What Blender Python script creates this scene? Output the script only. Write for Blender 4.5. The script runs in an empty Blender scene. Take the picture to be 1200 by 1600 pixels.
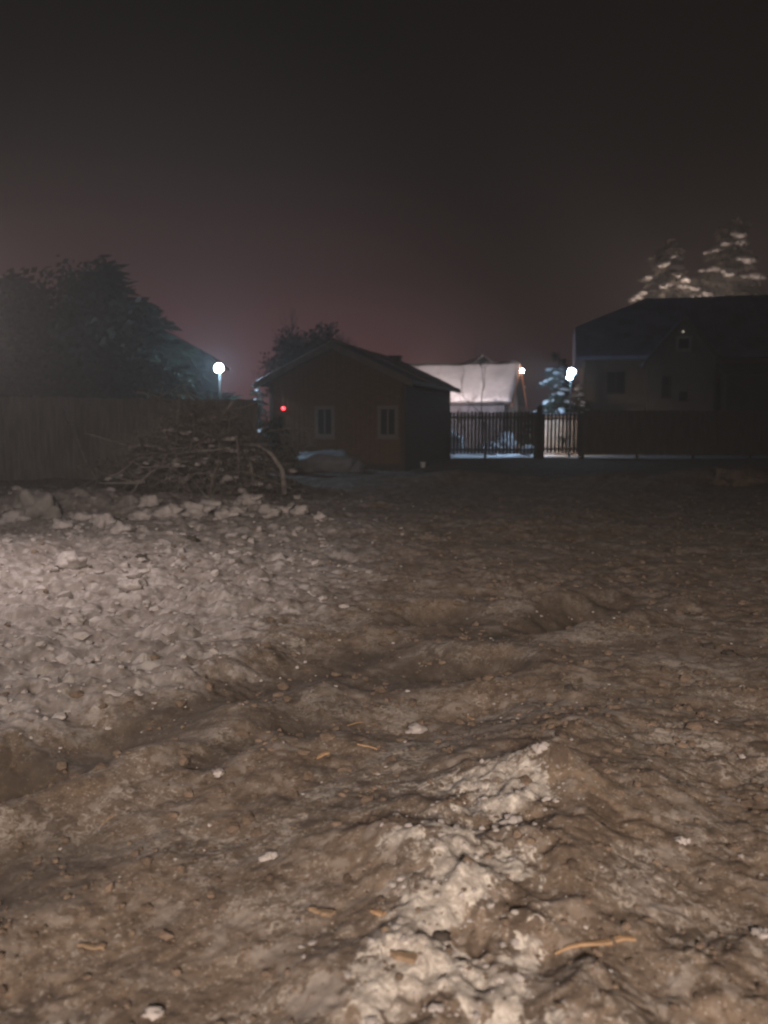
import bpy, bmesh, math, random
import numpy as np
from mathutils import Vector, Matrix, Quaternion, noise as mnoise

random.seed(7)
S = bpy.context.scene
COL = S.collection
R = math.radians

# ------------------------------------------------------------------ camera
PITCH = R(6.4); CAMZ = 1.6; FPX = 1256.0
cd = bpy.data.cameras.new("camera"); cam = bpy.data.objects.new("camera", cd); COL.objects.link(cam)
cam.location = (0, 0, CAMZ); cam.rotation_euler = (R(90) - PITCH, 0, 0)
cd.sensor_fit = 'VERTICAL'; cd.sensor_height = 24.0; cd.lens = 12.0 * FPX / 800.0
cd.clip_start = 0.05; cd.clip_end = 4000
cd.dof.use_dof = True; cd.dof.focus_distance = 5.0; cd.dof.aperture_fstop = cd.lens / 1000 / 0.016
S.camera = cam
S.render.resolution_x, S.render.resolution_y = 768, 1024

# ------------------------------------------------------------------ night sky with a town's glow low down
w = bpy.data.worlds.new("World"); S.world = w; w.use_nodes = True
nt = w.node_tree; nt.nodes.clear()
def N(tree, t, **k):
    n = tree.nodes.new(t)
    for a, v in k.items(): setattr(n, a, v)
    return n
out = N(nt, 'ShaderNodeOutputWorld'); bg = N(nt, 'ShaderNodeBackground'); nt.links.new(bg.outputs[0], out.inputs[0])
tc = N(nt, 'ShaderNodeTexCoord'); sep = N(nt, 'ShaderNodeSeparateXYZ'); nt.links.new(tc.outputs['Generated'], sep.inputs[0])
rp = N(nt, 'ShaderNodeValToRGB'); nt.links.new(sep.outputs['Z'], rp.inputs[0])
cr = rp.color_ramp
SKY = [(0.0, (.112, .047, .050)), (.07, (.100, .042, .045)), (.17, (.048, .0235, .0240)), (.30, (.018, .0125, .012)), (.42, (.009, .0064, .0058)), (.62, (.003, .0021, .0019))]
cr.elements[0].position = 0; cr.elements[0].color = (*SKY[0][1], 1)
cr.elements[1].position = SKY[-1][0]; cr.elements[1].color = (*SKY[-1][1], 1)
for p, c in SKY[1:-1]:
    e = cr.elements.new(p); e.color = (*c, 1)
dot = N(nt, 'ShaderNodeVectorMath', operation='DOT_PRODUCT'); nt.links.new(tc.outputs['Generated'], dot.inputs[0])
gd = Vector((-0.24, 1, 0.05)).normalized(); dot.inputs[1].default_value = gd
mr = N(nt, 'ShaderNodeMapRange'); mr.interpolation_type = 'SMOOTHSTEP'
nt.links.new(dot.outputs['Value'], mr.inputs[0])
for i, v in ((1, .91), (2, 1.0), (3, .20), (4, 1.0)): mr.inputs[i].default_value = v
nt.links.new(rp.outputs[0], bg.inputs[0]); nt.links.new(mr.outputs[0], bg.inputs[1])

S.view_settings.view_transform = 'Standard'; S.view_settings.look = 'None'
S.view_settings.exposure = 0; S.view_settings.gamma = 1
S.render.engine = 'CYCLES'
cy = S.cycles
cy.use_denoising = True; cy.denoiser = 'OPENIMAGEDENOISE'
cy.max_bounces = 4; cy.diffuse_bounces = 2; cy.glossy_bounces = 2; cy.transmission_bounces = 3; cy.volume_bounces = 0
cy.transparent_max_bounces = 6; cy.filter_width = 2.2; cy.sample_clamp_indirect = 3.0
cy.caustics_reflective = False; cy.caustics_refractive = False

# ------------------------------------------------------------------ helpers
def ray(px, py):
    d = Vector((0, math.cos(PITCH), -math.sin(PITCH))) + Vector((1, 0, 0)) * ((px - 600) / FPX) + Vector((0, math.sin(PITCH), math.cos(PITCH))) * (-(py - 800) / FPX)
    return d
def at(px, py, Y):
    d = ray(px, py); return Vector((0, 0, CAMZ)) + d * (Y / d.y)

def tag(o, label=None, cat=None, group=None, kind=None):
    if label: o['label'] = label
    if cat: o['category'] = cat
    if group: o['group'] = group
    if kind: o['kind'] = kind
    return o
def empty(name, loc, rz=0, **k):
    o = bpy.data.objects.new(name, None); COL.objects.link(o); o.location = loc; o.rotation_euler = (0, 0, rz)
    o.empty_display_size = .2
    return tag(o, **k)
def mesh_obj(name, verts, faces, m, parent=None, smooth=False, loc=None):
    me = bpy.data.meshes.new(name); me.from_pydata([tuple(v) for v in verts], [], faces); me.update()
    if smooth: me.polygons.foreach_set('use_smooth', [True] * len(me.polygons))
    if m: me.materials.append(m)
    o = bpy.data.objects.new(name, me); COL.objects.link(o); o.parent = parent
    if loc is not None: o.location = loc
    return o
class MB:
    """collects shapes and links them as one mesh object"""
    def __init__(s): s.v = []; s.f = []
    def add(s, vs, fs):
        b = len(s.v); s.v += [tuple(v) for v in vs]; s.f += [tuple(i + b for i in f) for f in fs]; return s
    def box(s, a, b, j=0.0):
        x0, y0, z0 = a; x1, y1, z1 = b
        vs = [(x, y, z) for z in (z0, z1) for x, y in ((x0, y0), (x1, y0), (x1, y1), (x0, y1))]
        if j: vs = [tuple(c + random.uniform(-j, j) for c in v) for v in vs]
        return s.add(vs, [(0, 3, 2, 1), (4, 5, 6, 7), (0, 1, 5, 4), (1, 2, 6, 5), (2, 3, 7, 6), (3, 0, 4, 7)])
    def tube(s, pts, rad, n=6, cap=True):
        pts = [Vector(p) for p in pts]; rings = []
        if not hasattr(rad, '__len__'): rad = [rad] * len(pts)
        for i, p in enumerate(pts):
            t = (pts[min(i + 1, len(pts) - 1)] - pts[max(i - 1, 0)])
            if t.length < 1e-9: t = Vector((0, 0, 1))
            t.normalize()
            a = t.cross(Vector((0, 0, 1)) if abs(t.z) < .9 else Vector((1, 0, 0))).normalized(); b = t.cross(a)
            rings.append([p + (a * math.cos(2 * math.pi * k / n) + b * math.sin(2 * math.pi * k / n)) * rad[i] for k in range(n)])
        vs = [v for r in rings for v in r]; fs = []
        for i in range(len(pts) - 1):
            for k in range(n):
                fs.append((i * n + k, i * n + (k + 1) % n, (i + 1) * n + (k + 1) % n, (i + 1) * n + k))
        if cap: fs.append(tuple(range(n - 1, -1, -1))); fs.append(tuple((len(pts) - 1) * n + k for k in range(n)))
        return s.add(vs, fs)
    def prism(s, poly, y0, y1):
        """poly in xz, extruded along y"""
        n = len(poly); vs = [(x, y0, z) for x, z in poly] + [(x, y1, z) for x, z in poly]
        fs = [tuple(range(n)), tuple(range(2 * n - 1, n - 1, -1))] + [(i, i + n, (i + 1) % n + n, (i + 1) % n) for i in range(n)]
        return s.add(vs, fs)
    def lump(s, c, r, j=.25, sub=0, rnd=random):
        vs, fs = ICO[sub]
        c = Vector(c); rr = Vector(r) if hasattr(r, '__len__') else Vector((r, r, r))
        q = Quaternion((rnd.gauss(0, 1), rnd.gauss(0, 1), rnd.gauss(0, 1), rnd.gauss(0, 1))).normalized() if sub == 0 else None
        o = []
        off = Vector((rnd.uniform(0, 99), rnd.uniform(0, 99), rnd.uniform(0, 99)))
        for v in vs:
            p = Vector(v)
            if q: p.rotate(q)
            k = 1 + j * (rnd.uniform(-1, 1) if sub == 0 else 1.6 * mnoise.noise(p * 1.7 + off) + .8 * mnoise.noise(p * 4 + off))
            o.append(c + Vector((p.x * rr.x, p.y * rr.y, p.z * rr.z)) * k)
        return s.add(o, fs)
    def build(s, name, m, parent=None, smooth=False, loc=None):
        return mesh_obj(name, s.v, s.f, m, parent, smooth, loc)
ICO = {}
for sub, d in ((0, 1), (1, 2), (2, 3), (3, 4)):
    bm = bmesh.new(); bmesh.ops.create_icosphere(bm, subdivisions=d, radius=1); bm.verts.ensure_lookup_table()
    ICO[sub] = ([tuple(v.co) for v in bm.verts], [tuple(v.index for v in f.verts) for f in bm.faces]); bm.free()

def mat(name, col, rough=.85, var=.25, scale=6.0, bump=.15, bscale=None, metallic=0.0, stretch=None, col2=None):
    m = bpy.data.materials.new(name); m.use_nodes = True; t = m.node_tree; b = t.nodes['Principled BSDF']
    b.inputs['Roughness'].default_value = rough; b.inputs['Metallic'].default_value = metallic
    if 'Specular IOR Level' in b.inputs: b.inputs['Specular IOR Level'].default_value = .3
    tc = N(t, 'ShaderNodeTexCoord'); mp = N(t, 'ShaderNodeMapping'); t.links.new(tc.outputs['Object'], mp.inputs[0])
    if stretch: mp.inputs['Scale'].default_value = stretch
    nz = N(t, 'ShaderNodeTexNoise'); nz.inputs['Scale'].default_value = scale; nz.inputs['Detail'].default_value = 5
    t.links.new(mp.outputs[0], nz.inputs['Vector'])
    rp = N(t, 'ShaderNodeValToRGB'); t.links.new(nz.outputs['Fac'], rp.inputs[0])
    c2 = col2 or tuple(min(1, c * (1 + var)) for c in col)
    rp.color_ramp.elements[0].position = .3; rp.color_ramp.elements[1].position = .7
    rp.color_ramp.elements[0].color = (*[c * (1 - var) for c in col], 1); rp.color_ramp.elements[1].color = (*c2, 1)
    t.links.new(rp.outputs[0], b.inputs['Base Color'])
    if bump:
        nb = N(t, 'ShaderNodeTexNoise'); nb.inputs['Scale'].default_value = bscale or scale * 3; nb.inputs['Detail'].default_value = 6
        t.links.new(mp.outputs[0], nb.inputs['Vector'])
        bp = N(t, 'ShaderNodeBump'); bp.inputs['Strength'].default_value = bump; bp.inputs['Distance'].default_value = .03
        t.links.new(nb.outputs['Fac'], bp.inputs['Height']); t.links.new(bp.outputs[0], b.inputs['Normal'])
    return m
def emit(name, col, strength):
    m = bpy.data.materials.new(name); m.use_nodes = True; t = m.node_tree; b = t.nodes['Principled BSDF']
    b.inputs['Base Color'].default_value = (.8, .8, .8, 1); b.inputs['Emission Color'].default_value = (*col, 1); b.inputs['Emission Strength'].default_value = strength
    return m
def glass_dark(name):
    m = bpy.data.materials.new(name); m.use_nodes = True; b = m.node_tree.nodes['Principled BSDF']
    b.inputs['Base Color'].default_value = (.015, .017, .02, 1); b.inputs['Roughness'].default_value = .08
    return m
M = dict(
    snow=mat('snow', (.68, .69, .72), .8, .10, 3.0, .35, 14),
    dirty_snow=mat('dirty_snow', (.31, .285, .275), .85, .28, 7.0, .4, 18),
    old_snow=mat('old_snow', (.42, .40, .375), .8, .2, 9.0, .4, 30),
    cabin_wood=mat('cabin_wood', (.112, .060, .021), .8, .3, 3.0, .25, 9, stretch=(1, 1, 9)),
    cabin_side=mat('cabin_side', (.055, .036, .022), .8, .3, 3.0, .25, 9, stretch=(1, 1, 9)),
    trim=mat('pale_trim', (.12, .10, .085), .7, .2, 5.0, .1),
    frame=mat('window_frame_paint', (.16, .138, .12), .6, .15, 5.0, .05),
    dark_roof=mat('dark_roof', (.075, .078, .085), .7, .3, 2.0, .2),
    metal_roof=mat('blue_lit_metal_roof', (.30, .35, .52), .9, .2, 1.2, .1),  # blue of sky and flare put into the metal colour
    plaster=mat('plaster', (.165, .142, .12), .9, .15, 1.5, .1),
    pale_wall=mat('pale_wall', (.13, .14, .17), .85, .15, 2.0, .1),
    orange_lit_trim=mat('orange_lit_trim', (.50, .24, .15), .7, .2, 3.0, .1),  # orange lamplight on the rake put into the trim colour
    dark_wall=mat('dark_wall', (.06, .055, .05), .85, .2, 2.0, .1),
    fence=mat('weathered_board', (.13, .115, .10), .85, .3, 2.5, .3, 12, stretch=(6, 6, .7)),
    fence_left=mat('grey_board', (.17, .155, .14), .85, .3, 2.5, .3, 12, stretch=(6, 6, .7)),
    picket=mat('dark_picket', (.085, .085, .09), .8, .3, 2.5, .2, 12, stretch=(6, 6, .7)),
    post=mat('dark_post', (.05, .048, .046), .8, .25, 4.0, .2),
    window_pale=mat('pale_window_paint', (.36, .32, .29), .6, .15, 5, .05),
    steel=mat('galvanised_steel', (.30, .31, .33), .5, .15, 8.0, .05, metallic=.6),
    needles=mat('needles', (.035, .05, .032), .8, .4, 3.0, 0),
    pine_needles=mat('pine_needles', (.10, .088, .068), .8, .4, 3.0, 0),
    bark=mat('bark', (.085, .065, .05), .9, .3, 12.0, .5, 30),
    twig=mat('twig', (.15, .134, .118), .9, .35, 9.0, .3),
    twig_dark=mat('twig_dark', (.06, .05, .042), .9, .35, 9.0, .3),
    clod=mat('clod', (.135, .10, .075), .95, .45, 9.0, .5, 40),
    stone=mat('stone', (.045, .037, .031), .85, .35, 10.0, .4, 40),
    wood_fresh=mat('fresh_wood', (.33, .215, .125), .7, .25, 12.0, .2, 60),
    wood_old=mat('old_wood', (.22, .155, .10), .8, .3, 12.0, .2, 60),
    soil_snow=mat('soil_snow', (.20, .185, .172), .9, .35, 6.0, .4, 25),
    frosty_twig=mat('frosty_twig', (.21, .19, .175), .9, .35, 9.0, .3),
    tarp=mat('tarp', (.19, .20, .215), .6, .25, 3.0, .3, 10),
    glass=glass_dark('dark_glass'),
    plastic=mat('white_plastic', (.75, .75, .74), .5, .05, 5, 0),
)

# ------------------------------------------------------------------ ground height (numpy)
rngp = np.random.RandomState(3)
PERM = rngp.rand(256, 256).astype(np.float64)
def vnoise(x, y):
    xi = np.floor(x).astype(np.int64); yi = np.floor(y).astype(np.int64); fx = x - xi; fy = y - yi
    fx = fx * fx * fx * (fx * (fx * 6 - 15) + 10); fy = fy * fy * fy * (fy * (fy * 6 - 15) + 10)
    a = PERM[xi & 255, yi & 255]; b = PERM[(xi + 1) & 255, yi & 255]; c = PERM[xi & 255, (yi + 1) & 255]; d = PERM[(xi + 1) & 255, (yi + 1) & 255]
    return (a * (1 - fx) + b * fx) * (1 - fy) + (c * (1 - fx) + d * fx) * fy * 1.0 - .5
def fbm(x, y, o=4, g=.5, sx=0.0):
    r = 0; a = 1.0; t = 0
    for k in range(o):
        c, s_ = math.cos(.6 + k * 1.1), math.sin(.6 + k * 1.1)
        r = r + a * vnoise((c * x - s_ * y) * 2 ** k + 17.3 * k + sx, (s_ * x + c * y) * 2 ** k + 5.1 * k - sx); t += a; a *= g
    return r / t * 2
PX = rngp.rand(256, 256); PY = rngp.rand(256, 256); PA = rngp.rand(256, 256)
def clods(x, y, sc, k=0):
    """domes of random size, one to a jittered cell: (height 0..1, tone -1..1 of the clod on top, 0 between clods)"""
    x = x * sc + 31.7 * k; y = y * sc + 11.3 * k; xi = np.floor(x).astype(np.int64); yi = np.floor(y).astype(np.int64)
    h = np.zeros(np.shape(x)); tone = np.zeros(np.shape(x))
    for i in (-1, 0, 1):
        for j in (-1, 0, 1):
            a, b = (xi + i) & 255, (yi + j) & 255; am = PA[a, b]; r = .25 + .65 * am ** 2
            dx = x - xi - i - PX[a, b]; dy = y - yi - j - PY[a, b]; th = PA[b, a] * 6.28; c, s_ = np.cos(th), np.sin(th); st = .6 + .9 * PX[b, a]
            d2 = ((c * dx + s_ * dy) / st) ** 2 + (-s_ * dx + c * dy) ** 2
            v = np.sqrt(np.maximum(0, 1 - d2 / r ** 2)) * r * np.where(am > .35, 1, 0); m_ = v > h
            h = np.where(m_, v, h); tone = np.where(m_, (PY[b, a] * 2 - 1) * np.minimum(1, v * 4), tone)
    return h, tone
def sst(a, b, x):
    t = np.clip((x - a) / (b - a), 0, 1); return t * t * (3 - 2 * t)
def segd(x, y, pts):
    """distance to a polyline, signed side, and position along it"""
    best = np.full(np.shape(x), 1e9); side = np.zeros(np.shape(x)); along = np.zeros(np.shape(x)); L = 0
    for (x0, y0), (x1, y1) in zip(pts[:-1], pts[1:]):
        dx, dy = x1 - x0, y1 - y0; l2 = dx * dx + dy * dy; l = math.sqrt(l2)
        t = np.clip(((x - x0) * dx + (y - y0) * dy) / l2, 0, 1)
        d = np.hypot(x - x0 - t * dx, y - y0 - t * dy); sd = ((x - x0) * dy - (y - y0) * dx) / l
        m_ = d < best; best = np.where(m_, d, best); side = np.where(m_, sd, side); along = np.where(m_, L + t * l, along); L += l
    return best, side, along
def flat(px, py):
    d = ray(px, py); t = CAMZ / -d.z; return (d.x * t, d.y * t)
RUT1 = [flat(-200, 1290), flat(0, 1215), flat(230, 1128), flat(400, 1060), flat(560, 1003), flat(740, 975), flat(900, 950)]
RUT2 = [flat(-150, 1420), flat(120, 1310), flat(300, 1195), flat(430, 1135), flat(580, 1075), flat(700, 1043), flat(800, 1040), flat(900, 1065)]
RUT3 = [flat(560, 985), flat(670, 955), flat(850, 968), flat(1000, 930)]
SPUR = [flat(845, 1262), flat(780, 1330), flat(740, 1450), flat(720, 1640), flat(700, 1800)]
SPUR2 = [flat(850, 1262), flat(980, 1330), flat(1120, 1420)]
SPUR3 = [flat(850, 1262), flat(905, 1185), flat(1010, 1130)]
BOWL = flat(700, 1105)
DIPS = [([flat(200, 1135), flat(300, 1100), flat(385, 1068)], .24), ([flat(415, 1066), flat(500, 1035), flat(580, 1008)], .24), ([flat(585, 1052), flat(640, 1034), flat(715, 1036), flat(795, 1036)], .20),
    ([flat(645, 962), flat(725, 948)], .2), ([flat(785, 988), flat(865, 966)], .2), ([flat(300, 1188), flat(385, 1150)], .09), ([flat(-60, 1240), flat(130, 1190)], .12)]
STRIP = [flat(785, 1272), flat(752, 1320), flat(722, 1400), flat(712, 1500), flat(705, 1620), flat(700, 1800)]
def H(x, y):
    x = np.asarray(x, float); y = np.asarray(y, float)
    far = sst(20, 34, y); calm = 1 - .75 * far
    wx = x + .25 * fbm(x * .8, y * .8, 2, sx=40); wy = y + .25 * fbm(x * .8, y * .8, 2, sx=80)
    h = .14 * fbm(x * .22, y * .22, 3) * calm + .055 * fbm(wx * .9, wy * .9, 3, sx=9) * calm
    sn = snow_macro(x, y)
    wx2 = x + .035 * fbm(x * 9, y * 9, 2, sx=12); wy2 = y + .035 * fbm(x * 9, y * 9, 2, sx=22)
    rough = np.clip(.45 + 1.1 * fbm(x * .8, y * .8, 2, sx=8), .08, 1.2)
    h = h + calm * (.030 * fbm(wx * 2.6, wy * 2.6, 3, sx=3) + .012 * fbm(wx * 6.5, wy * 6.5, 3, sx=5) + .005 * fbm(x * 17, y * 17, 3, .6, sx=7) + .003 * fbm(x * 55, y * 55, 2, sx=2)
        + rough * (.022 * clods(wx2, wy2, 5.5, 1)[0] + .014 * clods(wx2, wy2, 13, 2)[0] + .009 * clods(wx2, wy2, 29, 3)[0]))
    bil = 1 - np.abs(fbm(wx * 2.3, wy * 3.6, 3, sx=21)) * 2.2
    h = h + sn * calm * (.030 * bil + .03 * fbm(wx * 4.5, wy * 6, 3, .6, sx=31) + .05 * clods(wx2, wy2, 4.2, 5)[0] + .03 * clods(wx2, wy2, 9, 6)[0] + .012 * fbm(x * 12, y * 12, 3, .6, sx=41))
    # wheel ruts with pushed-up shoulders
    for pts, dep, wd in ((RUT1, .075, .20), (RUT2, .07, .20), (RUT3, .06, .22)):
        d, s_, al = segd(wx * .5 + x * .5, wy * .5 + y * .5, pts)
        k = 1.5 * sst(.25, .8, .5 + vnoise(al * 1.9 + len(pts), al * .3 + 7))
        h = h - dep * k * np.exp(-(d / wd) ** 2) + .035 * k * np.exp(-((d - wd * 1.9) / (wd * .8)) ** 2)
    # the spoil heap close to the camera
    hx_ = x + .22 * fbm(x * 2.1, y * 2.1, 3, sx=61); hy_ = y + .22 * fbm(x * 2.1, y * 2.1, 3, sx=71)
    d, s_, al = segd(hx_, hy_, SPUR); h = h + (.105 - .02 * np.clip(al, 0, 3)) * (1 + 1.1 * fbm(x * 3.2, y * 3.2, 3, sx=44)) * np.exp(-(d / .50) ** 2)
    d, s_, al = segd(wx, wy, SPUR2); d = np.hypot(d, .2); h = h + .0 * np.exp(-(d / .5) ** 2)
    d, s_, al = segd(wx, wy, SPUR3); h = h + .045 * np.exp(-(d / .42) ** 2)
    # a hollow dug out in the middle, steep on its far side
    bx, by = BOWL; h = h - .11 * np.exp(-(((wx - bx) / .62) ** 2 + ((wy - by) / .42) ** 2))
    for pts, wd in DIPS:
        d, s_, al = segd(wx * .5 + x * .5, wy * .5 + y * .5, pts); h = h - .045 * np.exp(-(d / wd) ** 2) + .015 * np.exp(-((d - 2 * wd) / wd) ** 2)
    d, s_, al = segd(x, y, STRIP); h = h + np.exp(-(d / .28) ** 2) * (.030 * fbm(x * 9, y * 9, 3, .6, sx=33) + .014 * fbm(x * 28, y * 28, 2, sx=36))
    # banks
    h = h + .34 * np.exp(-((y - 21.6 - .5 * np.sin(x * .45)) / 1.1) ** 2) * sst(-1.5, 3, x) * (.75 + .9 * fbm(x * .5, y * .2, 3, sx=60))
    h = h + .45 * np.exp(-(((y - 15.2) - .25 * (x + 7)) / 1.3) ** 2) * sst(-2.6, -4.5, x) * (.8 + .9 * fbm(x * .6, y * .6, 3, sx=70))
    h = h + .20 * np.exp(-(((y - 14.1 - .2 * np.sin(x * 2.1)) / .55) ** 2)) * sst(-1.2, -2.2, x) * (.6 + 1.1 * fbm(x * 1.6, y * 1.6, 3, sx=75))
    h = h + .28 * np.exp(-(((y - 9.2) / 1.1) ** 2 + ((x + 5.0) / 1.0) ** 2))
    return h
def snow_macro(x, y):
    """how much dirty snow lies here: deep at the side the lane was cleared to, thin elsewhere"""
    x = np.asarray(x, float); y = np.asarray(y, float)
    d, s_, al = segd(x, y, [flat(-300, 1330), flat(0, 1190), flat(300, 1085), flat(480, 985), flat(610, 890), flat(600, 800), flat(560, 765)])
    d = np.where(s_ < 0, d, -d)
    left = sst(-.9, 1.3, d * (1 / np.maximum(.35, .11 * y)) + .95 * fbm(x * .9, y * .9, 4, .6, sx=14))
    left = left * (1 - sst(19, 23, y))
    return np.clip(left, 0, 1)
def ground_at(px, py):
    d = ray(px, py); o = Vector((0, 0, CAMZ)); a = 1.0; t = .8
    while t < 400:
        p = o + d * t
        if p.z < float(H(p.x, p.y)): break
        t += .02 + t * .004
    return o + d * t

# ------------------------------------------------------------------ ground mesh
ys = np.concatenate([np.linspace(-16, 1.1, 50, endpoint=False), np.geomspace(1.1, 46, 860, endpoint=False), np.geomspace(46, 1800, 40)])
tin = np.linspace(-1, 1, 720); 
NY = len(ys)
W_in = 1.2 + .62 * np.abs(ys)
tout = np.linspace(1, 0, 12, endpoint=False)[::-1]
rows = []
for yv, wi in zip(ys, W_in):
    side = wi + (30 + 1.0 * abs(yv)) * np.linspace(0, 1, 14)[1:] ** 1.6
    rows.append(np.concatenate([-side[::-1], tin * wi, side]))
X = np.array(rows); Yg = np.repeat(ys[:, None], X.shape[1], 1); NX = X.shape[1]
Z = H(X, Yg)
gsn = snow_macro(X, Yg)
# snow that blew onto the heap, patches beyond the berm and beyond the fences
wX = X + .10 * fbm(X * 4, Yg * 4, 3, sx=81); wY = Yg + .12 * fbm(X * 4, Yg * 4, 3, sx=91)
d, s_, al = segd(wX, wY, STRIP)
heap = np.exp(-(d / (.17 + .045 * np.clip(al, 0, 2))) ** 2) * (.74 + 2.0 * fbm(X * 6, Yg * 6, 4, .65, sx=51))
d2, s2_, al2 = segd(wX, wY, [flat(610, 1250), flat(720, 1262), flat(800, 1255)]); heap = np.maximum(heap, .62 * np.exp(-(d2 / .10) ** 2))
dust = .30 * sst(.1, .75, fbm(X * 1.4, Yg * 1.4, 4, sx=90))
yard = sst(35.0, 36.5, Yg)
beyond = .22 * sst(22.5, 24.5, Yg) * (1 - yard)
tot = np.clip(np.maximum.reduce([gsn, heap, dust, yard, beyond]), 0, 1)
dark = np.zeros_like(X)  # shade in the dips and ruts, put into the soil colour
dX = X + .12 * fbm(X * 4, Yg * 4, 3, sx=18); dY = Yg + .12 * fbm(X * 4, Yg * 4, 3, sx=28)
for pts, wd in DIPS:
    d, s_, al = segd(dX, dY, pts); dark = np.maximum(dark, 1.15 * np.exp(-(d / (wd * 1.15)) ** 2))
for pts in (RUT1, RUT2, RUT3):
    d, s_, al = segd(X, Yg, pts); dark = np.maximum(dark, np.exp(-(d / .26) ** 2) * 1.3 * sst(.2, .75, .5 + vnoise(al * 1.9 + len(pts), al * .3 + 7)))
bx, by = BOWL
me = bpy.data.meshes.new('ground')
nv = NX * NY
me.vertices.add(nv); co = np.empty((nv, 3)); co[:, 0] = X.ravel(); co[:, 1] = Yg.ravel(); co[:, 2] = Z.ravel()
me.vertices.foreach_set('co', co.ravel())
idx = np.arange(nv).reshape(NY, NX)
q = np.stack([idx[:-1, :-1], idx[:-1, 1:], idx[1:, 1:], idx[1:, :-1]], -1).reshape(-1, 4)
me.loops.add(q.size); me.loops.foreach_set('vertex_index', q.ravel())
me.polygons.add(len(q)); me.polygons.foreach_set('loop_start', np.arange(0, q.size, 4)); 
me.update(calc_edges=True)
me.polygons.foreach_set('use_smooth', np.ones(len(q), bool))
wX2 = X + .035 * fbm(X * 9, Yg * 9, 2, sx=12); wY2 = Yg + .035 * fbm(X * 9, Yg * 9, 2, sx=22)
tone = .9 * clods(wX2, wY2, 13, 2)[1]; t3 = clods(wX2, wY2, 29, 3)[1]; t1 = clods(wX2, wY2, 5.5, 1)[1]
tone = np.where(np.abs(t3) > .05, .6 * tone + .7 * t3, tone) + .35 * t1
for nm, arr in (('tone', tone), ('snow', tot), ('fresh', np.clip(heap * 1.15, 0, 1)), ('rut_shade', np.clip(dark, 0, 1)), ('yard', yard)):
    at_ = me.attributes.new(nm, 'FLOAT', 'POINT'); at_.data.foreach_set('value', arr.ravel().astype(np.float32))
ground = bpy.data.objects.new('ground', me); COL.objects.link(ground); tag(ground, kind='structure')

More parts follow.
